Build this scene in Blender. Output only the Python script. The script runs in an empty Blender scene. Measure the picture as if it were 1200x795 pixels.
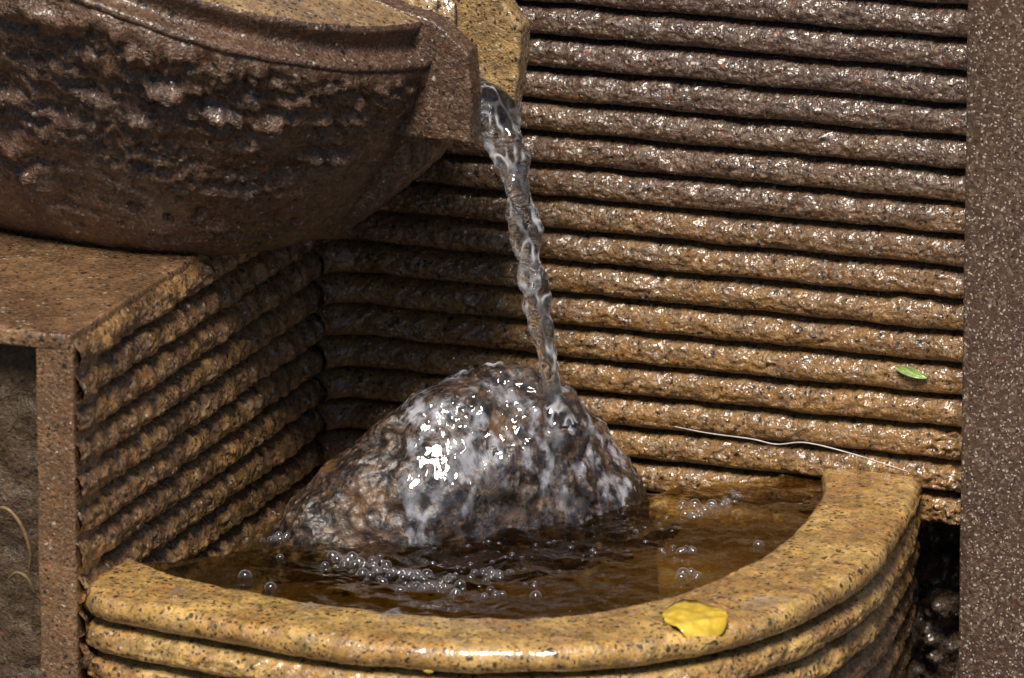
import bpy, math, random
import numpy as np
from mathutils import Vector

# ------------------------------------------------------------------ camera, sky, sun, exposure
scene = bpy.context.scene
S = 0.0005                                   # one modelling unit is half a millimetre
col = scene.collection
TH, PH, DIST = math.radians(15.6), math.radians(20.5), 5.0
fwd = Vector((-math.sin(PH) * math.cos(TH), math.cos(PH) * math.cos(TH), -math.sin(TH)))
aim = Vector((352 * S, -300 * S, 205 * S))
cam_d = bpy.data.cameras.new('camera')
cam = bpy.data.objects.new('camera', cam_d)
col.objects.link(cam)
cam.location = aim - fwd * DIST
cam.rotation_euler = fwd.to_track_quat('-Z', 'Y').to_euler()
cam_d.sensor_width = 36
cam_d.lens = 36 * DIST / (1200 * S)
cam_d.clip_start, cam_d.clip_end = 0.1, 200
cam_d.dof.use_dof = True
cam_d.dof.focus_distance = DIST + 0.035
cam_d.dof.aperture_fstop = 13.0
scene.camera = cam

SUN_EL, SUN_AZ = math.radians(57), math.radians(168)   # azimuth clockwise from +Y
world = bpy.data.worlds.new('World')
scene.world = world
world.use_nodes = True
wn, wl = world.node_tree.nodes, world.node_tree.links
wn.clear()
sky = wn.new('ShaderNodeTexSky')
sky.sky_type = 'NISHITA'
sky.sun_disc = False
sky.sun_elevation = SUN_EL
sky.sun_rotation = SUN_AZ
sky.air_density, sky.dust_density, sky.ozone_density = 0.8, 0.5, 1.0
bg = wn.new('ShaderNodeBackground')
bg.inputs['Strength'].default_value = 0.05
wo = wn.new('ShaderNodeOutputWorld')
wl.new(sky.outputs[0], bg.inputs[0])
wl.new(bg.outputs[0], wo.inputs[0])

sun_d = bpy.data.lights.new('sun', 'SUN')
sun_d.energy = 5.0
sun_d.angle = math.radians(20)
sun_d.color = (1.0, 0.93, 0.82)
sun = bpy.data.objects.new('sun', sun_d)
col.objects.link(sun)
sdir = Vector((math.sin(SUN_AZ) * math.cos(SUN_EL), math.cos(SUN_AZ) * math.cos(SUN_EL), math.sin(SUN_EL)))
sun.rotation_euler = (-sdir).to_track_quat('-Z', 'Y').to_euler()
sun.location = sdir * 6

vs = scene.view_settings
vs.view_transform, vs.look, vs.gamma = 'Standard', 'None', 1.0
vs.use_curve_mapping = False
vs.exposure = 0.1
scene.cycles.use_denoising = True
scene.cycles.max_bounces = 9
scene.cycles.diffuse_bounces = 1
scene.cycles.use_adaptive_sampling = True
scene.cycles.adaptive_threshold = 0.04
scene.cycles.caustics_reflective = False
scene.cycles.caustics_refractive = False
scene.cycles.transmission_bounces = 8
scene.cycles.transparent_max_bounces = 24
scene.cycles.glossy_bounces = 4

# ------------------------------------------------------------------ noise and mesh helpers
rng = np.random.RandomState(7)
PERM = rng.permutation(256)
PERM = np.concatenate([PERM, PERM, PERM])
GRAD = rng.normal(size=(256, 3))
GRAD /= np.linalg.norm(GRAD, axis=1)[:, None]

def pn(x, y, z):
    """gradient noise, about -0.6..0.6"""
    x, y, z = np.broadcast_arrays(np.asarray(x, float), np.asarray(y, float), np.asarray(z, float))
    xi, yi, zi = np.floor(x).astype(int), np.floor(y).astype(int), np.floor(z).astype(int)
    xf, yf, zf = x - xi, y - yi, z - zi
    fx, fy, fz = [t * t * t * (t * (t * 6 - 15) + 10) for t in (xf, yf, zf)]
    out = 0
    for dx in (0, 1):
        wx = fx if dx else 1 - fx
        for dy in (0, 1):
            wy = fy if dy else 1 - fy
            for dz in (0, 1):
                wz = fz if dz else 1 - fz
                h = PERM[PERM[PERM[(xi + dx) & 255] + ((yi + dy) & 255)] + ((zi + dz) & 255)]
                g = GRAD[h]
                out = out + wx * wy * wz * (g[..., 0] * (xf - dx) + g[..., 1] * (yf - dy) + g[..., 2] * (zf - dz))
    return out

def fbm(x, y, z, o=4, gain=0.5):
    s, a = 0, 1.0
    for i in range(o):
        s = s + a * pn(x * 2 ** i + 17.3 * i, y * 2 ** i + 5.1 * i, z * 2 ** i - 9.7 * i)
        a *= gain
    return s

def sstep(a, b, x):
    t = np.clip((x - a) / (b - a), 0, 1)
    return t * t * (3 - 2 * t)

def W(V):
    V = np.asarray(V, float)
    return np.stack([V[..., 0] * S, -V[..., 1] * S, V[..., 2] * S], -1)

def link(name, mesh, mat, parent=None, smooth=True):
    o = bpy.data.objects.new(name, mesh)
    col.objects.link(o)
    if mat:
        mesh.materials.append(mat)
    if smooth:
        mesh.polygons.foreach_set('use_smooth', np.ones(len(mesh.polygons), bool))
    if parent:
        o.parent = parent
        off = Vector((0, 0, 0))
        p = parent
        while p:
            off += p.location
            p = p.parent
        o.location = -off
    return o

def mesh_from(name, verts, faces):
    m = bpy.data.meshes.new(name)
    m.from_pydata(np.asarray(verts).tolist(), [], faces)
    m.update()
    return m

def grid(name, V, mat, parent=None, cu=False, cv=False, flip=False, keep=None, cap=False):
    """V[n,m,3] in modelling units -> one mesh object"""
    n, m = V.shape[:2]
    I = np.arange(n * m).reshape(n, m)
    A = np.concatenate([I, I[:1]], 0) if cu else I
    A = np.concatenate([A, A[:, :1]], 1) if cv else A
    q = np.stack([A[:-1, :-1], A[1:, :-1], A[1:, 1:], A[:-1, 1:]], -1)
    if keep is not None:
        q = q[keep]
    q = q.reshape(-1, 4)
    if flip:
        q = q[:, ::-1]
    faces = q.tolist()
    if cap:
        faces.append(I[0].tolist() if flip else I[0][::-1].tolist())
        faces.append(I[-1][::-1].tolist() if flip else I[-1].tolist())
    return link(name, mesh_from(name, W(V).reshape(-1, 3), faces), mat, parent)

def normals(V, cu=False, cv=False):
    def d(a, ax, cyc):
        if cyc:
            return np.roll(a, -1, ax) - np.roll(a, 1, ax)
        return np.gradient(a, axis=ax)
    N = np.cross(d(V, 0, cu), d(V, 1, cv))
    return N / (np.linalg.norm(N, axis=-1, keepdims=True) + 1e-9)

def face_up(o):
    n = np.zeros(len(o.data.polygons) * 3)
    o.data.polygons.foreach_get('normal', n)
    if n.reshape(-1, 3)[:, 2].sum() < 0:
        o.data.flip_normals()
    return o

def thing(name, label, cat, loc=(0, 0, 0), group=None):
    o = bpy.data.objects.new(name, None)
    o.empty_display_size = 0.02
    col.objects.link(o)
    o.location = (loc[0] * S, -loc[1] * S, loc[2] * S)
    return tag(o, label, cat, group)

def tag(o, label, cat, group=None, kind=None):
    if label:
        o['label'] = label
    if cat:
        o['category'] = cat
    if group:
        o['group'] = group
    if kind:
        o['kind'] = kind
    return o

def spline(P, n):
    """Catmull-Rom through P, resampled to n points of equal arc length"""
    P = np.asarray(P, float)
    Q = np.vstack([2 * P[0] - P[1], P, 2 * P[-1] - P[-2]])
    out = []
    for i in range(1, len(Q) - 2):
        t = np.linspace(0, 1, 40, endpoint=False)[:, None]
        a, b, c, d = Q[i - 1], Q[i], Q[i + 1], Q[i + 2]
        out.append(.5 * (2 * b + (c - a) * t + (2 * a - 5 * b + 4 * c - d) * t ** 2 + (3 * b - a - 3 * c + d) * t ** 3))
    out = np.vstack(out + [P[-1:]])
    L = np.concatenate([[0], np.cumsum(np.linalg.norm(np.diff(out, axis=0), axis=1))])
    s = np.linspace(0, L[-1], n)
    return np.stack([np.interp(s, L, out[:, k]) for k in range(out.shape[1])], -1)

# ------------------------------------------------------------------ materials
class NT:
    def __init__(self, name):
        self.m = bpy.data.materials.new(name)
        self.m.use_nodes = True
        self.t = self.m.node_tree
        self.t.nodes.clear()
        self.out = self.n('ShaderNodeOutputMaterial')
    def n(self, kind, **kw):
        x = self.t.nodes.new(kind)
        for k, v in kw.items():
            setattr(x, k, v)
        return x
    def l(self, a, b):
        self.t.links.new(a, b)
    def set(self, sock, v):
        if isinstance(v, bpy.types.NodeSocket):
            self.l(v, sock)
        else:
            sock.default_value = v
    def math(self, op, a, b=0.0, c=0.0, clamp=False):
        x = self.n('ShaderNodeMath', operation=op, use_clamp=clamp)
        for i, v in enumerate((a, b, c)):
            self.set(x.inputs[i], v)
        return x.outputs[0]
    def mix(self, f, a, b, blend='MIX'):
        x = self.n('ShaderNodeMix', data_type='RGBA', blend_type=blend)
        self.set(x.inputs[0], f)
        for i, v in ((6, a), (7, b)):
            self.set(x.inputs[i], (*v, 1) if isinstance(v, tuple) and len(v) == 3 else v)
        return x.outputs[2]
    def rng(self, v, a, b, c=0.0, d=1.0):
        x = self.n('ShaderNodeMapRange', interpolation_type='SMOOTHSTEP')
        for i, u in enumerate((v, a, b, c, d)):
            self.set(x.inputs[i], u)
        return x.outputs[0]
    def noise(self, vec, scale, detail=3.0, rough=0.55):
        x = self.n('ShaderNodeTexNoise')
        self.l(vec, x.inputs['Vector'])
        x.inputs['Scale'].default_value = scale
        x.inputs['Detail'].default_value = detail
        x.inputs['Roughness'].default_value = rough
        return x.outputs[0]
    def voro(self, vec, scale, feature='F1', rnd=1.0):
        x = self.n('ShaderNodeTexVoronoi', feature=feature)
        self.l(vec, x.inputs['Vector'])
        x.inputs['Scale'].default_value = scale
        x.inputs['Randomness'].default_value = rnd
        return x
    def pos(self):
        return self.n('ShaderNodeNewGeometry').outputs['Position']
    def bump(self, h, strength, dist, normal=None):
        x = self.n('ShaderNodeBump')
        x.inputs['Strength'].default_value = strength
        x.inputs['Distance'].default_value = dist
        self.l(h, x.inputs['Height'])
        if normal:
            self.l(normal, x.inputs['Normal'])
        return x.outputs[0]

def cell_specks(k, vec, scale, radius, share, share2, soft=0.35):
    """round specks of two kinds, each on its own share of Voronoi cells"""
    v = k.voro(vec, scale)
    rnd = k.n('ShaderNodeSeparateColor')
    k.l(v.outputs['Color'], rnd.inputs[0])
    r = k.math('MULTIPLY_ADD', rnd.outputs[1], radius, radius * 0.35)
    inside = k.rng(k.math('DIVIDE', v.outputs['Distance'], r), 1.0 + soft, 1.0 - soft)
    on = k.math('LESS_THAN', rnd.outputs[0], share)
    on2 = k.math('GREATER_THAN', rnd.outputs[0], 1.0 - share2)
    return k.math('MULTIPLY', inside, on), k.math('MULTIPLY', inside, on2)

def stone(name, dry, gold, grain=1.0, pits=0.38, white=0.12, rust=0.07, rough=0.34, gold_at=None, bump=1.0,
          coat=0.9, moss=0.0, lumpy=0.55, glint=300, coat_rough=0.05, pit_scale=210, white_scale=260):
    k = NT(name)
    p = k.pos()
    warp = k.n('ShaderNodeTexNoise')
    k.l(p, warp.inputs['Vector'])
    warp.inputs['Scale'].default_value = 300
    warp.inputs['Detail'].default_value = 0
    wv = k.n('ShaderNodeVectorMath', operation='MULTIPLY_ADD')
    k.l(warp.outputs['Color'], wv.inputs[0])
    wv.inputs[1].default_value = (0.0028, 0.0028, 0.0028)
    k.l(p, wv.inputs[2])
    pw = wv.outputs[0]
    big = k.noise(p, 22, 2)
    mid = k.noise(p, 95, 2)
    if gold_at is None:
        f = k.rng(big, 0.35, 0.65)
    else:                                     # ragged mineral stain up from the water; dark top also paints light falling off
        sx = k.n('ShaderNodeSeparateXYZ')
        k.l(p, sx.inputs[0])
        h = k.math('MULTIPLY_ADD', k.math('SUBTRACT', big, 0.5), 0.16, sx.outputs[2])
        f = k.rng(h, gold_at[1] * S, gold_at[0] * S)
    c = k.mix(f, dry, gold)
    c = k.mix(k.rng(mid, 0.35, 0.7), c, k.mix(0.55, c, (0.10, 0.06, 0.035)))
    gv = k.voro(pw, 620)
    gs = k.n('ShaderNodeSeparateColor')
    k.l(gv.outputs['Color'], gs.inputs[0])
    c = k.mix(k.math('MULTIPLY', k.rng(gs.outputs[0], 0.5, 1.0), 0.5 * grain), c, k.mix(0.75, c, (0.03, 0.018, 0.012)))
    c = k.mix(k.math('MULTIPLY', k.rng(gs.outputs[1], 0.62, 1.0), 0.5 * grain), c, k.mix(0.38, c, (0.58, 0.46, 0.32)))
    pm, rm = cell_specks(k, pw, pit_scale, 0.27, pits, rust)
    pm2, wm = cell_specks(k, pw, white_scale * 1.4, 0.30, pits * 0.9, white)
    c = k.mix(k.math('MULTIPLY', wm, 0.8), c, (0.55, 0.50, 0.43))
    c = k.mix(k.math('MULTIPLY', rm, 0.6), c, (0.26, 0.07, 0.02))
    dark = k.math('MAXIMUM', pm, pm2)
    c = k.mix(k.math('MULTIPLY', dark, 0.9), c, (0.012, 0.008, 0.007))
    if moss:
        c = k.mix(k.math('MULTIPLY', k.rng(k.noise(p, 60, 3), 0.52, 0.66), moss), c, (0.17, 0.13, 0.015))
    b = k.n('ShaderNodeBsdfPrincipled')
    k.l(c, b.inputs['Base Color'])
    k.l(k.rng(k.noise(p, 160, 1), 0.35, 0.7, rough - 0.10, rough + 0.22), b.inputs['Roughness'])
    fine = k.noise(p, 430, 2, 0.7)
    k.l(k.bump(fine, 0.8 * bump, 0.0018), b.inputs['Normal'])
    b.inputs['Coat Weight'].default_value = coat
    b.inputs['Coat Roughness'].default_value = coat_rough
    b.inputs['Coat IOR'].default_value = 1.5
    lump = k.noise(p, glint, 1, 0.6)
    k.l(k.bump(lump, lumpy, 0.0016), b.inputs['Coat Normal'])
    k.l(b.outputs[0], k.out.inputs[0])
    return k.m

M = {}
M['wall'] = stone('wet_ribbed_stone', (0.074, 0.038, 0.027), (0.27, 0.135, 0.034), gold_at=(60, 470), coat=0.6, glint=430, pits=0.5, lumpy=0.45)  # dry tone kept dark so the upper wall carries painted light falloff
M['pillar'] = stone('speckled_pillar_stone', (0.070, 0.038, 0.029), (0.085, 0.047, 0.033), pits=0.25, white=0.5, rust=0.05,
                    rough=0.5, bump=0.5, coat=0.12, white_scale=350, pit_scale=260, grain=1.2)
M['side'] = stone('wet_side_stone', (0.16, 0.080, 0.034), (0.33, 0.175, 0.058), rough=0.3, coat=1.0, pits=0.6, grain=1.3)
M['slab'] = stone('wet_slab_stone', (0.17, 0.085, 0.038), (0.29, 0.155, 0.068), rough=0.3, coat=1.0, pits=0.5)
M['post'] = stone('tan_post_stone', (0.33, 0.19, 0.095), (0.40, 0.24, 0.12), rough=0.45, coat=0.4, pits=0.3)
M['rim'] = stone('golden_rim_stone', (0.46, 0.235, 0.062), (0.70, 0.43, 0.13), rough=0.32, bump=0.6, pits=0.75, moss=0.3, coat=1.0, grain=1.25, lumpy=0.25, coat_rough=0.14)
M['bowl'] = stone('rough_bowl_stone', (0.062, 0.029, 0.019), (0.115, 0.054, 0.030), rough=0.4, rust=0.05, coat=0.35, white=0.05, pits=0.5)
M['spout'] = stone('golden_spout_stone', (0.34, 0.20, 0.08), (0.46, 0.295, 0.115), rough=0.3, pits=0.6, coat=0.7, grain=1.3)
M['floor'] = stone('basin_floor_stone', (0.24, 0.15, 0.035), (0.36, 0.24, 0.055), rough=0.5, coat=0.0)
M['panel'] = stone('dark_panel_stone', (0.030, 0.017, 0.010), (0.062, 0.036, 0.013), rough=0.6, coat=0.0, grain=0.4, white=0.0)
M['slot'] = stone('wet_dark_slot_stone', (0.05, 0.03, 0.02), (0.10, 0.06, 0.038), rough=0.3, coat=1.0, white=0.02)
M['ground'] = stone('dark_ground', (0.07, 0.06, 0.05), (0.09, 0.08, 0.06), rough=0.7, coat=0.0)

def rock_mat():
    k = NT('mottled_river_stone')
    p = k.pos()
    n1 = k.noise(p, 45, 6, 0.65)
    n2 = k.noise(p, 150, 5, 0.65)
    n3 = k.noise(p, 420, 3, 0.6)
    c = k.mix(k.rng(n1, 0.36, 0.62), (0.024, 0.013, 0.009), (0.10, 0.060, 0.040))
    c = k.mix(k.math('MULTIPLY', k.rng(n2, 0.55, 0.68), 0.75), c, (0.32, 0.235, 0.17))
    c = k.mix(k.rng(n2, 0.50, 0.43), c, (0.010, 0.006, 0.005))
    vein = k.math('ABSOLUTE', k.math('SUBTRACT', k.noise(p, 38, 4, 0.6), 0.5))
    c = k.mix(k.math('MULTIPLY', k.rng(vein, 0.022, 0.004), 0.9), c, (0.008, 0.005, 0.004))
    c = k.mix(k.math('MULTIPLY', k.rng(k.noise(p, 30, 3), 0.60, 0.70), 0.6), c, (0.17, 0.08, 0.025))
    c = k.mix(k.math('MULTIPLY', k.rng(n3, 0.56, 0.66), 0.7), c, (0.02, 0.012, 0.01))
    b = k.n('ShaderNodeBsdfPrincipled')
    k.l(c, b.inputs['Base Color'])
    b.inputs['Roughness'].default_value = 0.5
    h = k.math('ADD', n2, k.math('MULTIPLY', n3, 0.5))
    k.l(k.bump(h, 0.6, 0.002), b.inputs['Normal'])
    b.inputs['Coat Weight'].default_value = 0.45
    b.inputs['Coat Roughness'].default_value = 0.05
    b.inputs['Coat IOR'].default_value = 1.4
    k.l(k.bump(n2, 0.5, 0.002), b.inputs['Coat Normal'])
    k.l(b.outputs[0], k.out.inputs[0])
    return k.m
M['rock'] = rock_mat()

def water_mat(name, tint, bump_scale=0.0, bump_h=0.0, f0=0.02, rough=0.02, painted_sheen=0.0, streak=False, bend=0.0):
    """thin clear water: lets light straight through and mirrors by Schlick's Fresnel, the same from both sides"""
    k = NT(name)
    geo = k.n('ShaderNodeNewGeometry')
    p = geo.outputs['Position']
    tr = k.n('ShaderNodeBsdfTransparent')
    tr.inputs[0].default_value = (*tint, 1)
    gl = k.n('ShaderNodeBsdfGlossy')
    gl.inputs['Roughness'].default_value = rough
    gl.inputs[0].default_value = (1, 1, 1, 1)
    nb = geo.outputs['Normal']
    if bump_scale:
        nb = k.bump(k.noise(p, bump_scale, 2), 1.0, bump_h)
        k.l(nb, gl.inputs['Normal'])
    dt = k.n('ShaderNodeVectorMath', operation='DOT_PRODUCT')
    k.l(geo.outputs['Incoming'], dt.inputs[0])
    k.l(nb, dt.inputs[1])
    gz = k.math('SUBTRACT', 1.0, k.math('ABSOLUTE', dt.outputs['Value']), clamp=True)
    fr = k.math('MULTIPLY_ADD', k.math('POWER', gz, 5.0), 1.0 - f0, f0)
    through = tr.outputs[0]
    if bend:
        rf = k.n('ShaderNodeBsdfRefraction')
        rf.inputs['IOR'].default_value = 1.33
        rf.inputs['Roughness'].default_value = 0.0
        rf.inputs[0].default_value = (*tint, 1)
        k.l(nb, rf.inputs['Normal'])
        m0 = k.n('ShaderNodeMixShader')
        m0.inputs[0].default_value = bend
        k.l(tr.outputs[0], m0.inputs[1])
        k.l(rf.outputs[0], m0.inputs[2])
        through = m0.outputs[0]
    mx = k.n('ShaderNodeMixShader')
    k.l(fr, mx.inputs[0])
    k.l(through, mx.inputs[1])
    k.l(gl.outputs[0], mx.inputs[2])
    res = mx.outputs[0]
    if painted_sheen:                                  # diffuse white painted in for sky highlights and bright bubble rims
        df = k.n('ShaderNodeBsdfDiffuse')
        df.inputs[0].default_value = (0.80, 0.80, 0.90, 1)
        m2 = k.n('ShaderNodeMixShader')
        k.l(k.math('MULTIPLY', k.math('MULTIPLY_ADD', k.math('POWER', gz, 4.0), 4.5, 0.06), painted_sheen), m2.inputs[0])
        if streak:                            # painted highlights gathered in ragged runnels
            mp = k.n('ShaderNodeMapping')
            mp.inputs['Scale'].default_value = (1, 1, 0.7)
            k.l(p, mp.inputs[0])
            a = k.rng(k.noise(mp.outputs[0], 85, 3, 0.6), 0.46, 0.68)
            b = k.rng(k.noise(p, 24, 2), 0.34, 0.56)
            k.l(k.math('MULTIPLY', k.math('MULTIPLY', a, b), painted_sheen), m2.inputs[0])
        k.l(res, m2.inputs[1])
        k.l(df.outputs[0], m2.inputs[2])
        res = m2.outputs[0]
    k.l(res, k.out.inputs[0])
    return k.m
M['pool'] = water_mat('pool_water', (0.72, 0.58, 0.30), 85, 0.0017, bend=0.6)
M['film'] = water_mat('running_water_film', (0.97, 0.97, 0.98), 170, 0.0006, f0=0.07, painted_sheen=0.42, streak=True)
M['bubble'] = water_mat('bubble_skin', (0.97, 0.96, 0.94), f0=0.08, rough=0.04, painted_sheen=0.15)
M['drop'] = water_mat('water_drop', (0.97, 0.97, 0.98), f0=0.05, painted_sheen=0.06)

def glass_mat():
    k = NT('falling_water')
    g = k.n('ShaderNodeBsdfGlass')
    g.inputs['IOR'].default_value = 1.33
    g.inputs['Roughness'].default_value = 0.0
    g.inputs[0].default_value = (1, 1, 1, 1)
    d = k.n('ShaderNodeBsdfDiffuse')
    d.inputs[0].default_value = (0.85, 0.85, 0.9, 1)
    mp = k.n('ShaderNodeMapping')
    mp.inputs['Scale'].default_value = (1, 1, 0.5)
    k.l(k.pos(), mp.inputs[0])
    n = k.math('ABSOLUTE', k.math('SUBTRACT', k.noise(mp.outputs[0], 105, 1), 0.5))
    f = k.math('MULTIPLY', k.rng(n, 0.09, 0.0), k.rng(k.noise(k.pos(), 60, 1), 0.42, 0.6, 0.06, 0.42))  # white streaks painted into the stream as highlights
    gl = k.n('ShaderNodeBsdfGlossy')
    gl.inputs['Roughness'].default_value = 0.06
    mg = k.n('ShaderNodeMixShader')
    mg.inputs[0].default_value = 0.05
    tp = k.n('ShaderNodeBsdfTransparent')
    ma = k.n('ShaderNodeMixShader')
    ma.inputs[0].default_value = 0.2
    k.l(g.outputs[0], ma.inputs[1])
    k.l(tp.outputs[0], ma.inputs[2])
    k.l(ma.outputs[0], mg.inputs[1])
    k.l(gl.outputs[0], mg.inputs[2])
    mx = k.n('ShaderNodeMixShader')
    k.l(f, mx.inputs[0])
    k.l(mg.outputs[0], mx.inputs[1])
    k.l(d.outputs[0], mx.inputs[2])
    k.l(mx.outputs[0], k.out.inputs[0])
    return k.m
M['stream'] = glass_mat()

def plain(name, a, b, scale, rough, coat=0.0, trans=0.0):
    k = NT(name)
    p = k.pos()
    c = k.mix(k.rng(k.noise(p, scale, 3), 0.35, 0.65), a, b)
    s = k.n('ShaderNodeBsdfPrincipled')
    k.l(c, s.inputs['Base Color'])
    s.inputs['Roughness'].default_value = rough
    s.inputs['Coat Weight'].default_value = coat
    s.inputs['Coat Roughness'].default_value = 0.05
    k.l(k.bump(k.noise(p, scale * 3, 2), 0.3, 0.001), s.inputs['Normal'])
    k.l(s.outputs[0], k.out.inputs[0])
    return k.m
M['leaf'] = plain('green_leaf', (0.10, 0.17, 0.02), (0.17, 0.26, 0.035), 120, 0.4, 0.3)
M['petal'] = plain('yellow_petal', (0.74, 0.53, 0.07), (0.58, 0.37, 0.03), 150, 0.3, 0.8)
M['thread'] = plain('pale_thread', (0.62, 0.58, 0.56), (0.48, 0.44, 0.42), 200, 0.3, 0.5)
M['root'] = plain('dry_rootlet', (0.22, 0.14, 0.06), (0.14, 0.09, 0.04), 200, 0.5)

# ------------------------------------------------------------------ the setting
gs_ = 3000
gv = W(np.array([[-gs_, -1500, -420], [gs_, -1500, -420], [gs_, gs_, -420], [-gs_, gs_, -420]]))
g = link('ground', mesh_from('ground', gv, [(3, 2, 1, 0)]), M['ground'], smooth=False)
tag(g, None, None, kind='structure')

def box(name, x0, x1, y0, y1, z0, z1, mat, parent, bev=6.0, step=12.0, amp=1.0, seed=0):
    """rounded block with slightly uneven faces"""
    def axis(a, b):
        n = max(2, int((b - a) / step))
        inner = np.linspace(a + bev, b - bev, n)
        return np.concatenate([[a + bev * .0, a + bev * .3], inner, [b - bev * .3, b]])
    ax = [axis(x0, x1), axis(y0, y1), axis(z0, z1)]
    lo, hi = np.array([x0, y0, z0]), np.array([x1, y1, z1])
    verts, faces = [], []
    for d in range(3):
        a, b = [k for k in range(3) if k != d]
        for side in (0, 1):
            A, B = np.meshgrid(ax[a], ax[b], indexing='ij')
            V = np.zeros(A.shape + (3,))
            V[..., a], V[..., b] = A, B
            V[..., d] = (hi if side else lo)[d]
            n, m = A.shape
            I = len(verts) and sum(len(v) for v in verts) or 0
            verts.append(V.reshape(-1, 3))
            Q = np.arange(n * m).reshape(n, m) + I
            q = np.stack([Q[:-1, :-1], Q[1:, :-1], Q[1:, 1:], Q[:-1, 1:]], -1).reshape(-1, 4)
            flip = (side == 0) ^ (d == 1)
            flip = not flip                   # Y is mirrored on the way to the world
            faces += (q[:, ::-1] if flip else q).tolist()
    V = np.vstack(verts)
    C = np.clip(V, lo + bev, hi - bev)
    D = V - C
    L = np.linalg.norm(D, axis=1, keepdims=True)
    N = D / (L + 1e-9)
    V = C + N * np.minimum(L, bev)
    V += N * (amp * (fbm(V[:, 0] / 40 + seed, V[:, 1] / 40, V[:, 2] / 40, 4, .6)))[:, None] * 1.6
    mesh = mesh_from(name, W(V), faces)
    import bmesh
    bm = bmesh.new()
    bm.from_mesh(mesh)
    bmesh.ops.remove_doubles(bm, verts=bm.verts, dist=1e-5)
    bm.to_mesh(mesh)
    bm.free()
    return link(name, mesh, mat, parent)

PITCH, Z0 = 39.7, 538.5

def rib(name, path, out, zc, mat, parent, seed, amp=17.0, lump=1.0, pitch=PITCH, m=26, chisel=1.0, end_rough=None, bead=0.0):
    """one roll of stone swept along a plan path; path[n,2], out[n,2] unit outward"""
    n = len(path)
    t = np.linspace(0, 1, m)
    L = np.concatenate([[0], np.cumsum(np.linalg.norm(np.diff(path, axis=0), axis=1))])
    T, Sg = np.meshgrid(t, L)
    wav0 = 2.0 * fbm(L / 60, seed * 3.1, 0.5, 3)
    wav1 = 2.0 * fbm(L / 60, (seed + 1) * 3.1, 0.5, 3)
    zlo, zhi = zc - pitch / 2 + wav1 * 1.3, zc + pitch / 2 + wav0 * 1.3
    Z = zlo[:, None] * (1 - T) + zhi[:, None] * T
    # heavier belly low on the roll, steep undercut below it
    tt = T ** 0.66
    prof = np.power(np.clip(1 - np.abs(2 * tt - 1) ** 2.5, 0, 1), 0.68)
    x, y = path[:, 0][:, None], path[:, 1][:, None]
    big = fbm((x + y) / 55 + seed * 7.7, Z / 40, seed * 1.3, 3)
    dia = fbm((Sg * 0.8 - Z * 1.0) / 13 + seed, (Sg + Z * 0.8) / 60, seed * 2.2, 3, .55)     # slanted tool marks
    med = fbm((x + y) / 24 + seed * 2.7, Z / 14, seed * 4.1, 3, .6)
    fine = fbm(x / 9 + seed, y / 9 + Z / 9, Z / 9, 3, .6)
    R = amp * prof * (1 + .12 * big) - 8 * (1 - prof)
    R = R + prof * (lump * 1.8 * big + chisel * 3.4 * dia * sstep(.3, .7, T) + chisel * 1.0 * dia + 2.4 * fine + 2.4 * med)
    if bead:
        R = R + prof * bead * (np.sin(Sg * 2 * math.pi / 37 + seed * 1.9 + 5 * fbm(Sg / 70, seed * 1.1, .3, 2)) * .6 + 1.1 * fbm(Sg / 26, Z / 30, seed * 6.1, 2))
    if end_rough is not None:
        R = R + prof * end_rough[:, None] * 16 * fbm(x / 22 + seed * 5, y / 22, Z / 15, 4, .6)
    V = np.zeros((n, m, 3))
    V[..., 0] = x + out[:, 0][:, None] * R
    V[..., 1] = y + out[:, 1][:, None] * R
    V[..., 2] = Z
    return grid(name, V, mat, parent, flip=False)

# back wall
wall = thing('ribbed_wall', 'wide brown ribbed stone wall with wet horizontal rolls behind the water stream', 'wall', (300, 0, -420))
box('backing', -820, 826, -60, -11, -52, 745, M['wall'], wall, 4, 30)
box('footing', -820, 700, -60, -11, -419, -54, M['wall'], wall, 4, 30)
A_, B_ = np.meshgrid(np.linspace(560, 1000, 90), np.linspace(-419, -20, 90), indexing='ij')
grid('slot_back', np.stack([A_, -85 + 60 * fbm(A_ / 45, B_ / 45, 6.6, 4, .55), B_], -1), M['slot'], wall)
box('slot_light_block', 500, 1100, -200, -58, -50, -20, M['wall'], wall, 4, 30)  # unseen block added to keep light from above out of the gap
kk = 0
for k in range(-5, 16):
    zc = Z0 - PITCH * (k + .5)
    if zc > 302:
        X = np.arange(-800, 828, 2.8)
        path = np.stack([X, 0 * X], -1)
        out = np.stack([0 * X, 0 * X + 1], -1)
    else:
        r = 46.0
        a = np.linspace(0, math.pi / 2, 26)
        arc = np.stack([r - r * np.cos(a) - 2, r - r * np.sin(a)], -1)
        X = np.arange(r + 2, 828 if zc > -55 else 690, 2.6)
        path = np.vstack([arc, np.stack([X, 0 * X], -1)])
        out = np.vstack([np.stack([np.cos(a), np.sin(a)], -1), np.stack([0 * X, 0 * X + 1], -1)])
    er = sstep(745, 800, path[:, 0]) * (1.0 if zc < 60 else 0.12)
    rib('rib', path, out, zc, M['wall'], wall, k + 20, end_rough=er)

# plain pillar to the right of the wall
pil = box('stone_pillar', 829, 1230, -80, 62, -420, 745, M['pillar'], None, 5, 30, 0.6)
tag(pil, 'smooth reddish brown speckled stone pillar beside the ribbed wall', 'pillar')

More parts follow.
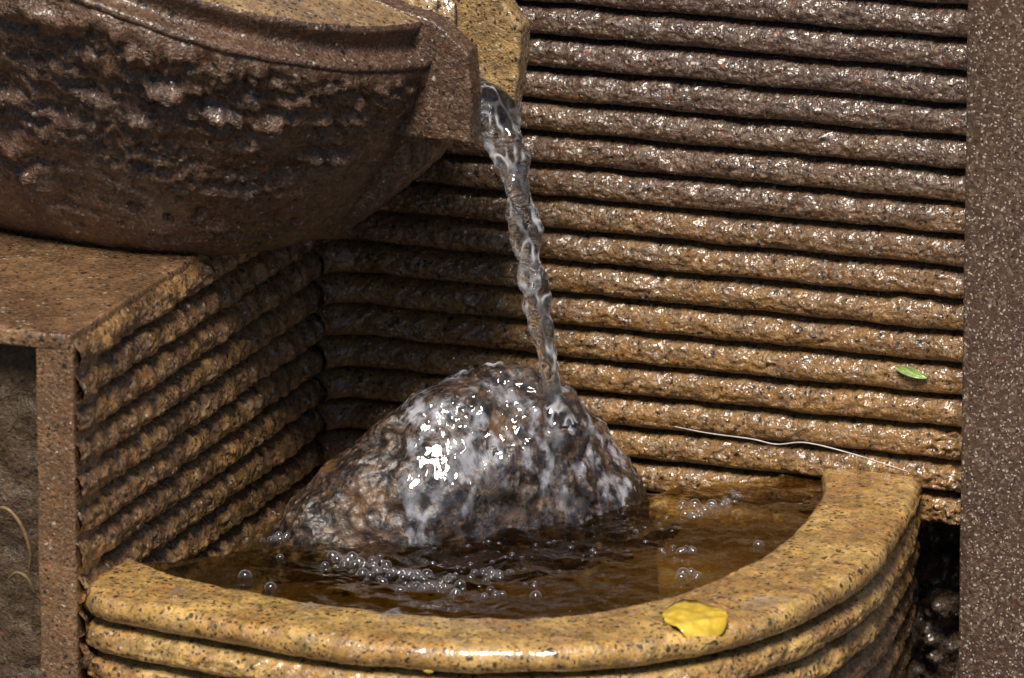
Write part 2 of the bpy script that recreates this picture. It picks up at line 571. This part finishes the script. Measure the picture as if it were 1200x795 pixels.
# ------------------------------------------------------------------ left pedestal with ribbed flank
ped = thing('pedestal', 'square stone pedestal with ribbed flank under the rough bowl', 'pedestal', (-200, 390, -420))
FY = 782
box('core', -800, -14, 4, FY - 60, -419, 282, M['side'], ped, 4, 40)
box('top_slab', -802, -1, 2, FY + 1, 281, 301, M['slab'], ped, 4, 9, 1.2, 3)
box('corner_post', -46, 1.5, FY - 75, FY + 0, -418.5, 290, M['slab'], ped, 4, 9, 1.2, 5)
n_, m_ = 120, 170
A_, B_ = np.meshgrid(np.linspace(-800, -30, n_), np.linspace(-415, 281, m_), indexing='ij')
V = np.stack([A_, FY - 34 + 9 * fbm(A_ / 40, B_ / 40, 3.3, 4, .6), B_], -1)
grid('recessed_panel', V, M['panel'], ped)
for k in range(6, 16):
    zc = Z0 - PITCH * (k + .5) - 3
    Y = np.arange(FY - 4, 30, -2.4)
    path = np.stack([0 * Y - 4, Y], -1)
    out = np.stack([0 * Y + 1, 0 * Y], -1)
    rib('rib', path, out, zc, M['side'], ped, k + 60, amp=13, lump=2.0, chisel=.4, bead=3.6)

# ------------------------------------------------------------------ basin
OUT = [(0.6, 757), (46, 788), (158, 812), (262.7, 829.2), (370.1, 839.9), (487.7, 826.2), (594.8, 786.1), (674.6, 726.0),
       (739.6, 650.9), (781.3, 549.5), (802.3, 443.9), (807.7, 335.1), (793.2, 194.9), (772, 73.1), (754, -10)]
INN = [(-2, 630), (75.5, 680.3), (194.7, 713.2), (358.7, 731.7), (465.1, 712.5), (553.2, 672.7), (612.4, 609.2),
       (648.4, 536.5), (679.9, 418.7), (691.3, 299.0), (682.9, 180.5), (666, 93.5), (645, 27.5), (624, -18.6)]
NS = 760
outer, inner = spline(OUT, NS), spline(INN, NS)
tg = np.gradient(outer, axis=0)
onrm = np.stack([-tg[:, 1], tg[:, 0]], -1)
onrm /= np.linalg.norm(onrm, axis=1, keepdims=True)
if ((onrm * (outer - np.array([330, 330]))).sum(1)).mean() < 0:
    onrm = -onrm
WZ = -17.0
basin = thing('fountain_basin', 'rounded golden stone basin with wide wet rim and ribbed outside', 'basin', (400, 400, -420))
PR = np.array([(0, 0, -190), (0, 0, -60), (0, 0, -20), (.0, 2, -8), (.03, 3, -2), (.12, 0, 0), (.35, 0, 1), (.6, 0, 1), (.84, 0, 0),
               (.95, -2, -.5), (1, -2, -1.5), (1, 3, -5), (1, 6.5, -10), (1, 8, -17), (1, 6, -25), (1, 0, -31), (1, -12, -34), (1, -34, -35)])
pr = spline(PR * np.array([100, 1, 1]), 74)
V = np.zeros((NS, len(pr), 3))
for j, (w, o_, z_) in enumerate(pr):
    p = inner + (outer - inner) * (w / 100) + onrm * o_
    V[:, j, 0], V[:, j, 1], V[:, j, 2] = p[:, 0], p[:, 1], z_
N = normals(V)
lf = fbm(V[..., 0] / 70, V[..., 1] / 70, V[..., 2] / 70, 3)
hf = fbm(V[..., 0] / 12, V[..., 1] / 12, V[..., 2] / 12, 3, .6)
sg = 1.0 if N[NS // 2, 30, 2] > 0 else -1.0
V = V + sg * N * (lf * 3.5 + hf * 0.9)[..., None]
grid('rim', V, M['rim'], basin, flip=sg < 0)
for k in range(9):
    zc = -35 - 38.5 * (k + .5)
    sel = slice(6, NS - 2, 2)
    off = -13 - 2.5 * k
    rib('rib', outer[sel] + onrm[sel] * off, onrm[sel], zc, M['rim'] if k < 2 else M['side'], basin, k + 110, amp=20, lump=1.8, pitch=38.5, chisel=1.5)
zz = np.linspace(-34, -419, 8)
V = np.zeros((NS // 4, 8, 3))
for j, z_ in enumerate(zz):
    p = (outer - onrm * 22)[::4]
    V[:, j, 0], V[:, j, 1], V[:, j, 2] = p[:, 0], p[:, 1], z_
grid('wall', V, M['side'], basin)
# floor of the basin, a shallow dish
tq = np.linspace(0, 1, 40)
cen = np.array([260.0, 330.0])
loop = np.vstack([inner, np.array([[300, -14], [20, -14], [-14, 10], [-14, 300]])])
loop = spline(loop, 400)
V = np.zeros((400, 40, 3))
for j, t_ in enumerate(tq):
    p = cen + (loop - cen) * t_ * 1.01
    V[:, j, 0], V[:, j, 1] = p[:, 0], p[:, 1]
    V[:, j, 2] = -180 + 30 * t_ ** 6
V[..., 2] += 10 * fbm(V[..., 0] / 60, V[..., 1] / 60, 0.3, 4)
grid('floor', V, M['floor'], basin)

# ------------------------------------------------------------------ stone in the basin
E1 = np.array([0.937, -0.35])
E2 = np.array([0.35, 0.937])
RC = np.array([291.6, 309.0])
ctl = np.array([(318, 0), (330, 20), (345, 52), (390, 90), (440, 127), (480, 155), (520, 176), (560, 184), (600, 182), (640, 168), (680, 134),
                (715, 92), (740, 54), (754, 22), (762, 0)], float)
hp = np.vstack([[(296, -114), (306, -60)], ctl, [(770, -45), (776, -114)]]) + np.array([0, 114.0])
hs = spline(hp, 400)
NP, NQ = 260, 230
pp = 296 + 480 * (0.5 - 0.5 * np.cos(np.linspace(0, math.pi, NP)))
H = np.interp(pp, hs[:, 0], hs[:, 1])
Q = 126 * np.sqrt(np.clip(1 - ((pp - 536) / 240.5) ** 2, 0, 1)) ** 0.9
q0 = (632 - .078 * (pp - 320) - 625) / .268
phi = np.linspace(0, math.pi, NQ)
P_, F_ = np.meshgrid(pp, phi, indexing='ij')
q_ = -np.cos(F_) * Q[:, None] * np.where(np.cos(F_) < 0, 1.0, 1.15) + q0[:, None]
zh = -150 + H[:, None] * np.sin(F_) ** 0.6
XY = RC + (P_ - 541)[..., None] * E1 + q_[..., None] * E2
RV = np.concatenate([XY, zh[..., None]], -1)
RN = normals(RV)
if RN[NP // 2, NQ // 2, 2] < 0:
    RN = -RN
x, y, z = RV[..., 0], RV[..., 1], RV[..., 2]
ridge = 1 - np.abs(fbm(x / 46 + 3, y / 46, z / 46, 4, .55)) * 2
crev = np.exp(-((P_ - 697 + 14 * np.sin(z / 22)) / 5) ** 2) * sstep(120, 60, z)       # cleft down the right flank
crev2 = np.exp(-((P_ - 462 - (z - 80) * .35 + 9 * fbm(z / 20, 1, 1)) / 6) ** 2) * sstep(70, 95, z)
disp = 16 * fbm(x / 90 + 1, y / 90, z / 90, 3) + 5.0 * (ridge - .7) + 2.2 * fbm(x / 16, y / 16, z / 16, 4, .55) - 10 * crev - 8 * crev2
disp = disp * sstep(0, .12, np.sin(F_))
RV2 = RV + RN * disp[..., None]
rock = grid('river_stone', RV2, M['rock'], None)
if rock.data.polygons[(NP // 2) * (NQ - 1) + NQ // 2].normal.z < 0:
    rock.data.flip_normals()
tag(rock, 'brown mottled rounded stone in the basin, wet under the falling water', 'stone')

# water running over the stone, a thin rippled film
pc = 655.0
i0, i1 = np.searchsorted(pp, 455), np.searchsorted(pp, 766)
j0, j1 = int(NQ * .36), int(NQ * .93)
sub = (slice(i0, i1), slice(j0, j1))
fp, fq, fz = P_[sub], q_[sub], RV2[..., 2][sub]
dist = np.hypot(fp - pc, (fq + 24) * 0.9)
ang = np.arctan2(fq + 24, fp - pc)
ringw = np.sin(dist / 2.6 + 3.0 * fbm(fp / 40, fq / 40, .2, 2) * 3) * np.exp(-dist / 120) * sstep(0, 18, dist)
flow = fbm(ang * 7 + dist / 90, dist / 45, 4.4, 4, .6)
chop = fbm(fp / 15, fq / 22, fz / 15, 4, .62)
base = RV[sub] + RN[sub] * ((16 * fbm(x / 90 + 1, y / 90, z / 90, 3))[sub])[..., None]
mask = np.exp(-((fp - 610) / 135) ** 4) * sstep(-75, -10, fq - q0[i0:i1][:, None] + 20) + .25 * fbm(fp / 40, fq / 40, 2.2, 3)
th = -16 + 19 * sstep(.0, .5, mask) + 2.6 * ringw + (6.0 * flow + 1.4 * chop) * np.clip(mask, 0, 1)
thn = base + RN[sub] * th[..., None]
fk = (thn[:-1, :-1, 2] > WZ - 3)
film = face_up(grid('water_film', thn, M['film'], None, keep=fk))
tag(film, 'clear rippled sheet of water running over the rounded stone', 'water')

# ------------------------------------------------------------------ pool water
xs, ys = np.arange(-10, 720, 2.2), np.arange(-16, 790, 2.2)
PX, PY = np.meshgrid(xs, ys, indexing='ij')
drock = np.hypot(PX - 300, PY - 285)
turb = np.exp(-np.clip(drock - 150, 0, 999) / 110)
rip = np.sin(np.hypot(PX - 420, PY - 330) / 8.5 + 5 * fbm(PX / 90, PY / 90, .4, 2)) * .55
wz = WZ + (0.6 + 1.4 * turb) * (6.2 * fbm(PX / 40 + 2, PY / 40, .7, 3, .45) + rip * 1.3) + 2.6 * turb * np.abs(fbm(PX / 18, PY / 18, 5.5, 2))
wz += 2.0 * fbm(PX / 60, PY / 26, 8.1, 3) * sstep(260, 80, PY)
def inside(px, py, poly):
    c = np.zeros(px.shape, bool)
    x0, y0 = poly[-1]
    for x1, y1 in poly:
        hit = ((y1 > py) != (y0 > py))
        with np.errstate(divide='ignore', invalid='ignore'):
            xx = (x0 - x1) * (py - y1) / (y0 - y1 + 1e-12) + x1
        c ^= hit & (px < xx)
        x0, y0 = x1, y1
    return c
pool_poly = np.vstack([cen + (inner - cen) * 1.015, [[600, -15], [-9, -15], [-9, 640]]])[::3]
keep = inside((PX[:-1, :-1] + PX[1:, 1:]) / 2, (PY[:-1, :-1] + PY[1:, 1:]) / 2, pool_poly)
pool = face_up(grid('water', np.stack([PX, PY, wz], -1), M['pool'], None, keep=keep))
tag(pool, None, None, kind='structure')

def wlevel(px, py):
    i = int(np.clip((px - xs[0]) / 2.2, 0, len(xs) - 1))
    j = int(np.clip((py - ys[0]) / 2.2, 0, len(ys) - 1))
    return wz[i, j]

# ------------------------------------------------------------------ upper bowl and spout
bowl = thing('stone_bowl', 'dark rough hewn stone bowl tipped toward its square spout', 'bowl', (-60, 290, 300))
BX, BY = -60.0, 290.0
NA = 560
al = np.linspace(0, 2 * math.pi, NA, endpoint=False)
ca, sa = np.cos(al), np.sin(al)
cx_ = np.where(ca < 0, 1.9, 1.0) * ca          # the vessel runs long away from its spout
RR = 335.0
chan = sstep(38, 52, np.abs(RR * sa)) * (ca > 0) + (ca <= 0) * 1.0      # 0 where the spout channel leaves the bowl
zb = np.minimum(557 + .34 * (230 - (BX + RR * cx_)), 720)
prof = spline([(0, 0.0), (90, 0.0), (138, 0.006), (182, .06), (212, .16), (240, .30), (268, .46), (298, .64), (324, .83), (338, .95), (336, 1.0)], 150)
V = np.zeros((NA, len(prof), 3))
zt = 452 * (1 - chan) + zb * chan
for j, (r_, t_) in enumerate(prof):
    V[:, j, 0], V[:, j, 1] = BX + r_ * cx_, BY + r_ * sa * np.where(sa < 0, .7, 1)
    V[:, j, 2] = 299 + (zt - 299) * t_
N = normals(V, cu=True)
if N[0, 60, 0] < 0:
    N = -N
x, y, z = V[..., 0], V[..., 1], V[..., 2]
hgt = np.clip((z - 300) / 300, 0, 1.3)
chip = fbm(x / 72 + 4, y / 72, z / 17 + x / 140, 5, .62)
rough_ = sstep(.18, .72, hgt + .55 * fbm(x / 95 + 2, y / 95, z / 60, 3))
d = rough_ * (28 * np.clip(chip, -.5, .6) + 13 * fbm(x / 24, y / 24, z / 9, 4, .6) - 7 * np.abs(fbm(x / 22, y / 22, z / 10, 3))) + (1 - rough_) * (3 * fbm(x / 30, y / 30, z / 30, 4) - 9 * sstep(.28, .45, fbm(x / 26 + 9, y / 26, z / 22, 3)))
d = d * sstep(.02, .15, prof[:, 1])[None, :] * (1 - sstep(.93, 1.0, prof[:, 1]))[None, :]
d = d * (0.35 + .65 * sstep(60, 140, np.abs(y - BY) + 400 * (ca < 0)[:, None]))
V = V + N * d[..., None]
grid('body', V, M['bowl'], bowl, cu=True)
# rim: bead, recessed band, broad top, hollow inside
RP = np.array([(330, -6), (338, -3), (342, 2), (340, 7), (328, 9), (319, 14), (320, 24), (329, 40), (330, 46), (322, 49), (290, 49), (262, 49),
               (252, 46), (246, 36), (240, 0), (225, -60), (190, -110), (120, -138), (0, -145)], float)
rp = spline(RP, 110)
V = np.zeros((NA, len(rp), 3))
for j, (r_, dz) in enumerate(rp):
    xx = BX + r_ * cx_
    V[:, j, 0], V[:, j, 1] = xx, BY + r_ * sa * np.where(sa < 0, .7, 1)
    zr = np.minimum(557 + .34 * (230 - xx), 720) + dz
    ch = sstep(36, 46, np.abs(r_ * sa)) * (ca > 0) + (ca <= 0)
    if r_ < 140:
        ch = np.ones_like(ch)
    V[:, j, 2] = np.where(ch < 1, np.minimum(zr, 455 * (1 - ch) + zr * ch), zr)
V = V + np.stack([0 * V[..., 0], 0 * V[..., 0], 2.2 * fbm(V[..., 0] / 30, V[..., 1] / 30, V[..., 2] / 30, 4)], -1)
jr = int(np.argmax(rp[:, 1] > 45))
grid('rim_band', V[:, :jr + 1], M['bowl'], bowl, cu=True)
grid('hollow', V[:, jr:], M['spout'], bowl, cu=True)

def prism(name, prof, y0, y1, mat, parent, bev=5.0):
    import bmesh
    bm = bmesh.new()
    fa = [bm.verts.new(Vector((px * S, -y1 * S, pz * S))) for px, pz in prof]
    fb = [bm.verts.new(Vector((px * S, -y0 * S, pz * S))) for px, pz in prof]
    bm.faces.new(fa)
    bm.faces.new(fb[::-1])
    n = len(prof)
    for i in range(n):
        bm.faces.new((fa[i], fb[i], fb[(i + 1) % n], fa[(i + 1) % n]))
    bmesh.ops.recalc_face_normals(bm, faces=bm.faces)
    bmesh.ops.bevel(bm, geom=list(bm.edges), offset=bev * S, segments=3, affect='EDGES', profile=.6)
    bmesh.ops.triangulate(bm, faces=bm.faces)
    for _ in range(5):
        es = [e for e in bm.edges if e.calc_length() > 7 * S]
        if not es:
            break
        bmesh.ops.subdivide_edges(bm, edges=es, cuts=1, use_grid_fill=False)
        bmesh.ops.triangulate(bm, faces=[f for f in bm.faces if len(f.verts) > 3])
    bm.normal_update()
    P = np.array([v.co[:] for v in bm.verts]) / S
    N = np.array([v.normal[:] for v in bm.verts])
    dd = 2.6 * fbm(P[:, 0] / 28, P[:, 1] / 28, P[:, 2] / 28, 4, .6)
    P = (P + N * dd[:, None]) * S
    for v, p in zip(bm.verts, P):
        v.co = p
    m = bpy.data.meshes.new(name)
    bm.to_mesh(m)
    bm.free()
    return link(name, m, mat, parent)

sp = prism('spout_cheek', [(190, 455), (190, 622), (236, 606), (277, 597), (320, 562), (324, 520), (323, 454)], 326, 361, M['bowl'], bowl, 4)
sp2 = prism('spout_cheek', [(190, 455), (190, 640), (280, 622), (321, 603), (347, 568), (341, 500), (331, 454)], 219, 254, M['spout'], bowl, 4)
sp2['label'] = 'golden far cheek of the spout'
prism('spout_floor', [(190, 440), (190, 466), (300, 464), (314, 462), (318, 457), (300, 455)], 246, 334, M['spout'], bowl, 3)

SHIFT = np.array([-17.0, -45.0, -13.0])         # the whole vessel stands a little nearer the wall
bowl.location = Vector(W(np.array([-60.0, 290.0, 300.0]) + SHIFT))

# ------------------------------------------------------------------ falling water
cp = np.array([(215, 284, 490), (262, 285, 493), (298, 286, 492), (322, 287, 478), (336, 288, 452), (348, 290, 416), (360, 290, 366), (369.5, 290, 305),
               (380, 290, 244), (391, 290, 193), (399, 290, 150), (404, 290, 118), (405, 291, 104)], float)
NC, NTH = 560, 72
cl = spline(cp, NC)
Lc = np.linspace(0, 1, NC)
tgc = np.gradient(cl, axis=0)
tgc /= np.linalg.norm(tgc, axis=1, keepdims=True)
side = np.array([0.35, 0.937, 0.0])
vx = np.cross(np.tile(np.array([0, 1.0, 0]), (NC, 1)), tgc)
vx /= np.linalg.norm(vx, axis=1, keepdims=True)
vy = np.cross(tgc, vx)
zz_ = cl[:, 2]
fall = sstep(0.27, 0.45, Lc)
wa = np.interp(Lc, [0, .2, .33, .45, .6, .75, .88, 1], [22, 22, 18, 17, 15.5, 13, 11.5, 11]) * (1 + 1.1 * sstep(.93, 1.0, Lc))
wb = np.interp(Lc, [0, .2, .33, .45, .6, .75, .88, 1], [33, 32, 26, 17, 15, 13, 12, 12]) * (1 + 1.1 * sstep(.93, 1.0, Lc))
tw = 2.2 * Lc
thc = np.linspace(0, 2 * math.pi, NTH, endpoint=False)
TH_, LC_ = np.meshgrid(thc, Lc)
arcl = LC_ * 560
lob = (.20 * np.sin(2 * TH_ + arcl / 21 + 1.2 * np.sin(arcl / 50)) + .12 * np.sin(3 * TH_ - arcl / 13 + 1)
       + .09 * np.sin(arcl / 6.2 + 2 * np.sin(arcl / 31)) * (.5 + .5 * np.cos(TH_ * 2 - arcl / 33)) * sstep(.4, .6, LC_)
       + .30 * pn(np.cos(TH_) * 1.0 + 4, np.sin(TH_) * 1.0, arcl / 22) + .20 * pn(np.cos(TH_) * 1.2 + 9, np.sin(TH_) * 1.2, arcl / 11.5))
amp_ = np.interp(Lc, [0, .22, .34, .6, 1], [.35, .6, 1.1, 1.0, .7])[:, None]
rr = 1 + lob * amp_
CA, SA = np.cos(TH_ + tw[:, None]), np.sin(TH_ + tw[:, None])
V = cl[:, None, :] + (vx[:, None, :] * (np.cos(TH_) * wa[:, None] * rr)[..., None]) + (vy[:, None, :] * (np.sin(TH_) * wb[:, None] * rr)[..., None])
st = grid('water_stream', V, M['stream'], None, cv=True, cap=True)
import bmesh
bm = bmesh.new()
bm.from_mesh(st.data)
bmesh.ops.recalc_face_normals(bm, faces=bm.faces)
bm.to_mesh(st.data)
bm.free()
st.location = W(SHIFT)
tag(st, 'clear twisting stream of water falling from the spout onto the stone', 'water stream')

# ------------------------------------------------------------------ bubbles
def ball(name, r, nu=14, nv=9):
    th = np.linspace(0, 2 * math.pi, nu, endpoint=False)
    ph = np.linspace(-.55, math.pi / 2 - .05, nv)
    V = np.array([[(r * math.cos(b) * math.cos(a), r * math.cos(b) * math.sin(a), r * math.sin(b)) for b in ph] for a in th])
    I = np.arange(nu * nv).reshape(nu, nv)
    A = np.concatenate([I, I[:1]], 0)
    q = np.stack([A[:-1, :-1], A[1:, :-1], A[1:, 1:], A[:-1, 1:]], -1).reshape(-1, 4).tolist()
    q.append(I[:, -1].tolist())
    m = mesh_from(name, V.reshape(-1, 3) * S, q)
    m.polygons.foreach_set('use_smooth', np.ones(len(m.polygons), bool))
    n = np.zeros(len(m.polygons) * 3)
    m.polygons.foreach_get('normal', n)
    if n.reshape(-1, 3)[:, 2].sum() < 0:
        m.flip_normals()
    m.materials.append(M['bubble'])
    return m
BM = ball('bubble', 1.0, 20, 12)
rnd = random.Random(11)

def bubble(px, py, r, parent=None):
    px, py = px + 23, py + 62
    o = bpy.data.objects.new('bubble', BM)
    col.objects.link(o)
    loc = Vector((px * S, -py * S, (wlevel(px, py) + r * .12) * S))
    if parent:
        o.parent = parent
        loc -= parent.location
    o.location = loc
    o.scale = (r, r, r)
    return o

def patch(label, pts, n, r0, r1, spread):
    c = np.mean(pts, 0)
    e = thing('foam_patch', label, 'foam', (c[0] + 23, c[1] + 62, WZ), 'patches of bubbles on the pool water')
    L = spline(pts, 60) if len(pts) > 1 else np.array(pts * 2, float)
    placed = []
    for _ in range(n * 14):
        b = L[rnd.randrange(len(L))]
        a, s = rnd.uniform(0, 6.3), abs(rnd.gauss(0, spread))
        px, py = b[0] + math.cos(a) * s, b[1] + math.sin(a) * s * 2.0
        r = rnd.uniform(r0, r1)
        if all(math.hypot(px - u, py - v) > (r + w) * .88 for u, v, w in placed):
            placed.append((px, py, r))
            bubble(px, py, r, e)
        if len(placed) >= n:
            break

patch('long raft of small bubbles lying in front of the stone', [(197, 470), (235, 480), (287, 494), (330, 512), (366, 522)], 80, 2.4, 7.4, 9)
patch('small clump of bubbles between the long bubble raft and the basin rim', [(400, 522), (416, 520)], 8, 3, 5, 5)
patch('small cluster of bubbles just right of the long bubble raft', [(372, 446), (392, 450)], 14, 3, 5, 7)
patch('bubble cluster beside the right flank of the stone', [(515, 134), (530, 118)], 16, 3.5, 7, 9)
patch('fine froth on the water between the stone and the ribbed wall', [(538, 86), (548, 76)], 16, 2.5, 4.5, 8)
patch('two big glassy bubbles with small ones near the yellow petal', [(590, 384), (596, 379), (611, 370)], 7, 4, 8.5, 4)
patch('pair of bubbles midway between the stone and the curved rim', [(558, 281), (570, 277)], 6, 3.2, 5.5, 4)
patch('short chain of bubbles at the left tip of the stone', [(88, 424), (98, 414), (108, 404)], 7, 3, 5, 3)
for (px, py, r, lab) in [(121, 560, 8, 'single bubble on dark water beside the ribbed pedestal flank'),
                         (163, 586, 7, 'single bubble on dark water close to the rim opposite the pedestal flank'),
                         (635.8, 237, 6, 'lone bubble floating near the inner edge of the curved rim'),
                         (459, 508, 7, 'lone amber bubble on dark water before the stone'),
                         (128, 470, 4.5, 'small lone bubble by the left tip of the stone')]:
    tag(bubble(px, py, r), lab, 'bubble', 'single bubbles on the pool water')
# loose froth churned up round the foot of the stone
fv, ff = [], []
th = np.linspace(0, 2 * math.pi, 10, endpoint=False)
def froth_dome(px, py, r):
    b0 = len(fv)
    zb_ = wlevel(px, py) - 0.4
    for b in (0.0, .5, 1.05):
        for a in th:
            fv.append(((px + r * math.cos(b) * math.cos(a)), (py + r * math.cos(b) * math.sin(a)), zb_ + r * .8 * math.sin(b)))
    for lvl in (0, 1):
        for i in range(10):
            j = (i + 1) % 10
            ff.append((b0 + lvl * 10 + i, b0 + lvl * 10 + j, b0 + lvl * 10 + 10 + j, b0 + lvl * 10 + 10 + i))
    ff.append(tuple(b0 + 20 + i for i in range(10)))
for _ in range(60):
    u_ = rnd.uniform(-40, 260)
    q = rnd.uniform(95, 290) - max(0, u_ - 120) * .9
    p = RC + u_ * E1 + q * E2
    if np.all(np.isfinite(p)) and p[1] < 640:
        froth_dome(p[0], p[1], rnd.uniform(1.4, 3.6))
fo = link('froth', mesh_from('froth', W(np.array(fv)), ff), M['bubble'])
face_up(fo)
tag(fo, 'scattered tiny bubbles churned up along the foot of the stone', 'froth', kind='stuff')

# ------------------------------------------------------------------ small finds
def leaf(name, cx, cy, cz, ax, up, length, width, mat, curl=.15, thick=1.2, drape=False):
    ax, up = np.array(ax, float), np.array(up, float)
    ax /= np.linalg.norm(ax)
    sd = np.cross(up, ax)
    sd /= np.linalg.norm(sd)
    up = np.cross(ax, sd)
    n, m = 26, 11
    t, s = np.meshgrid(np.linspace(0, 1, n), np.linspace(-1, 1, m), indexing='ij')
    w = width * .5 * np.sin(math.pi * np.clip(t * .96 + .02, 0, 1)) ** .7
    h = curl * width * (s ** 2) - curl * length * .35 * (t - .5) ** 2 + 1.0 * fbm(t * 4, s * 2, .4, 2)
    C = np.array([cx, cy, cz])
    if drape:
        fl = C + ((t - .5) * length)[..., None] * ax + (s * w)[..., None] * sd
        dd = ((fl[..., None, :2] - outer) ** 2).sum(-1)
        ii = dd.argmin(-1)
        od = ((fl[..., :2] - outer[ii]) * onrm[ii]).sum(-1)
        h = np.interp(od, [-30, -8, 0, 8, 20], [2, 1.5, -2, -11, -20]) + 6 * fbm(t * 3, s * 2, .4, 3) + 3.5 * s ** 2 + 1.5
        w = w * (1 - .35 * sstep(0, 20, od))
    top = C + ((t - .5) * length)[..., None] * ax + (s * w)[..., None] * sd + (h + thick * (1 - s ** 2))[..., None] * up
    bot = C + ((t - .5) * length)[..., None] * ax + (s * w)[..., None] * sd + (h - thick * (1 - s ** 2))[..., None] * up
    V = np.concatenate([top, bot[:, -2:0:-1]], 1)
    return grid(name, V, mat, None, cv=True)
tag(leaf('leaf', 753, 19, 129, (1, .05, -.22), (0, .8, .6), 42, 12, M['leaf'], .2), 'small narrow green leaf stuck on a roll of the ribbed wall', 'leaf')
tag(leaf('petal', 704, 652, 1, (.85, -.5, 0.0), (0, 0, 1), 72, 120, M['petal'], .06, 3.6, True), 'wet yellow petal lying on the basin rim', 'petal')
tag(leaf('petal_scrap', 455, 842, -29, (1, -.1, 0), (0, .9, -.3), 11, 5, M['petal'], .1, 1.0), 'tiny yellow scrap on the outer lip of the basin', 'petal')

def strand(name, pts, r, mat, n=120, taper=.4):
    L = spline(pts, n)
    T = np.gradient(L, axis=0)
    T /= np.linalg.norm(T, axis=1, keepdims=True)
    u = np.cross(T, np.array([.13, .2, 1.0]))
    u /= np.linalg.norm(u, axis=1, keepdims=True)
    v = np.cross(T, u)
    a = np.linspace(0, 2 * math.pi, 8, endpoint=False)
    rad = r * (taper + (1 - taper) * np.sin(np.linspace(0.05, math.pi - .05, n)) ** .5)
    V = L[:, None] + (u[:, None] * np.cos(a)[None, :, None] + v[:, None] * np.sin(a)[None, :, None]) * rad[:, None, None]
    return grid(name, V, mat, None, cv=True, cap=True)
tag(strand('thread', [(456, 21, 33), (500, 21, 29), (554, 20, 27), (586, 21, 24), (624, 22, 30), (683, 22, 22), (752.8, 24, 8)], 0.9, M['thread']),
    'thin pale thread lying along the wall where the basin rim meets it', 'thread')
tag(strand('rootlet', [(-130, 762, 60), (-95, 770, 84), (-72, 772, 68), (-62, 768, 34), (-66, 762, 8)], 2.2, M['root']),
    'curled pale rootlet hanging in the recess of the pedestal', 'root')
tag(strand('rootlet', [(-90, 766, -2), (-78, 770, 8), (-66, 768, 2), (-60, 764, -14)], 2.0, M['root']),
    'short bent rootlet below the curled one in the pedestal recess', 'root')

def drop(label, cx, cy, rx, ry, h, rot=0.0):
    n, m = 30, 10
    a, t = np.meshgrid(np.linspace(0, 2 * math.pi, n, endpoint=False), np.linspace(0.02, 1, m), indexing='ij')
    k = 1 + .8 * fbm(np.cos(a) * 1.6 + cx, np.sin(a) * 1.3, .2, 2)
    X, Y = rx * t * np.cos(a) * k, ry * t * np.sin(a) * k
    c, s = math.cos(rot), math.sin(rot)
    V = np.stack([cx + X * c - Y * s, cy + X * s + Y * c, 1.0 + h * np.sqrt(np.clip(1 - t ** 2, 0, 1)) - 2.0 * t ** 6 + 0 * X], -1)
    tag(face_up(grid('water_drop', V, M['drop'], None, cu=True)), label, 'water drop', 'water drops on the basin rim')
drop('glossy splash of water on the rim beyond the yellow petal', 754, 560, 20, 34, 3.5, .5)
drop('small drop of water on the rim near the pedestal', 118, 762, 9, 20, 5)
drop('drop of water on the rim in front of the long bubble raft', 277, 764, 10, 22, 5)
drop('wide drop of water on the rim in front of the stone', 376, 758, 12, 26, 6)
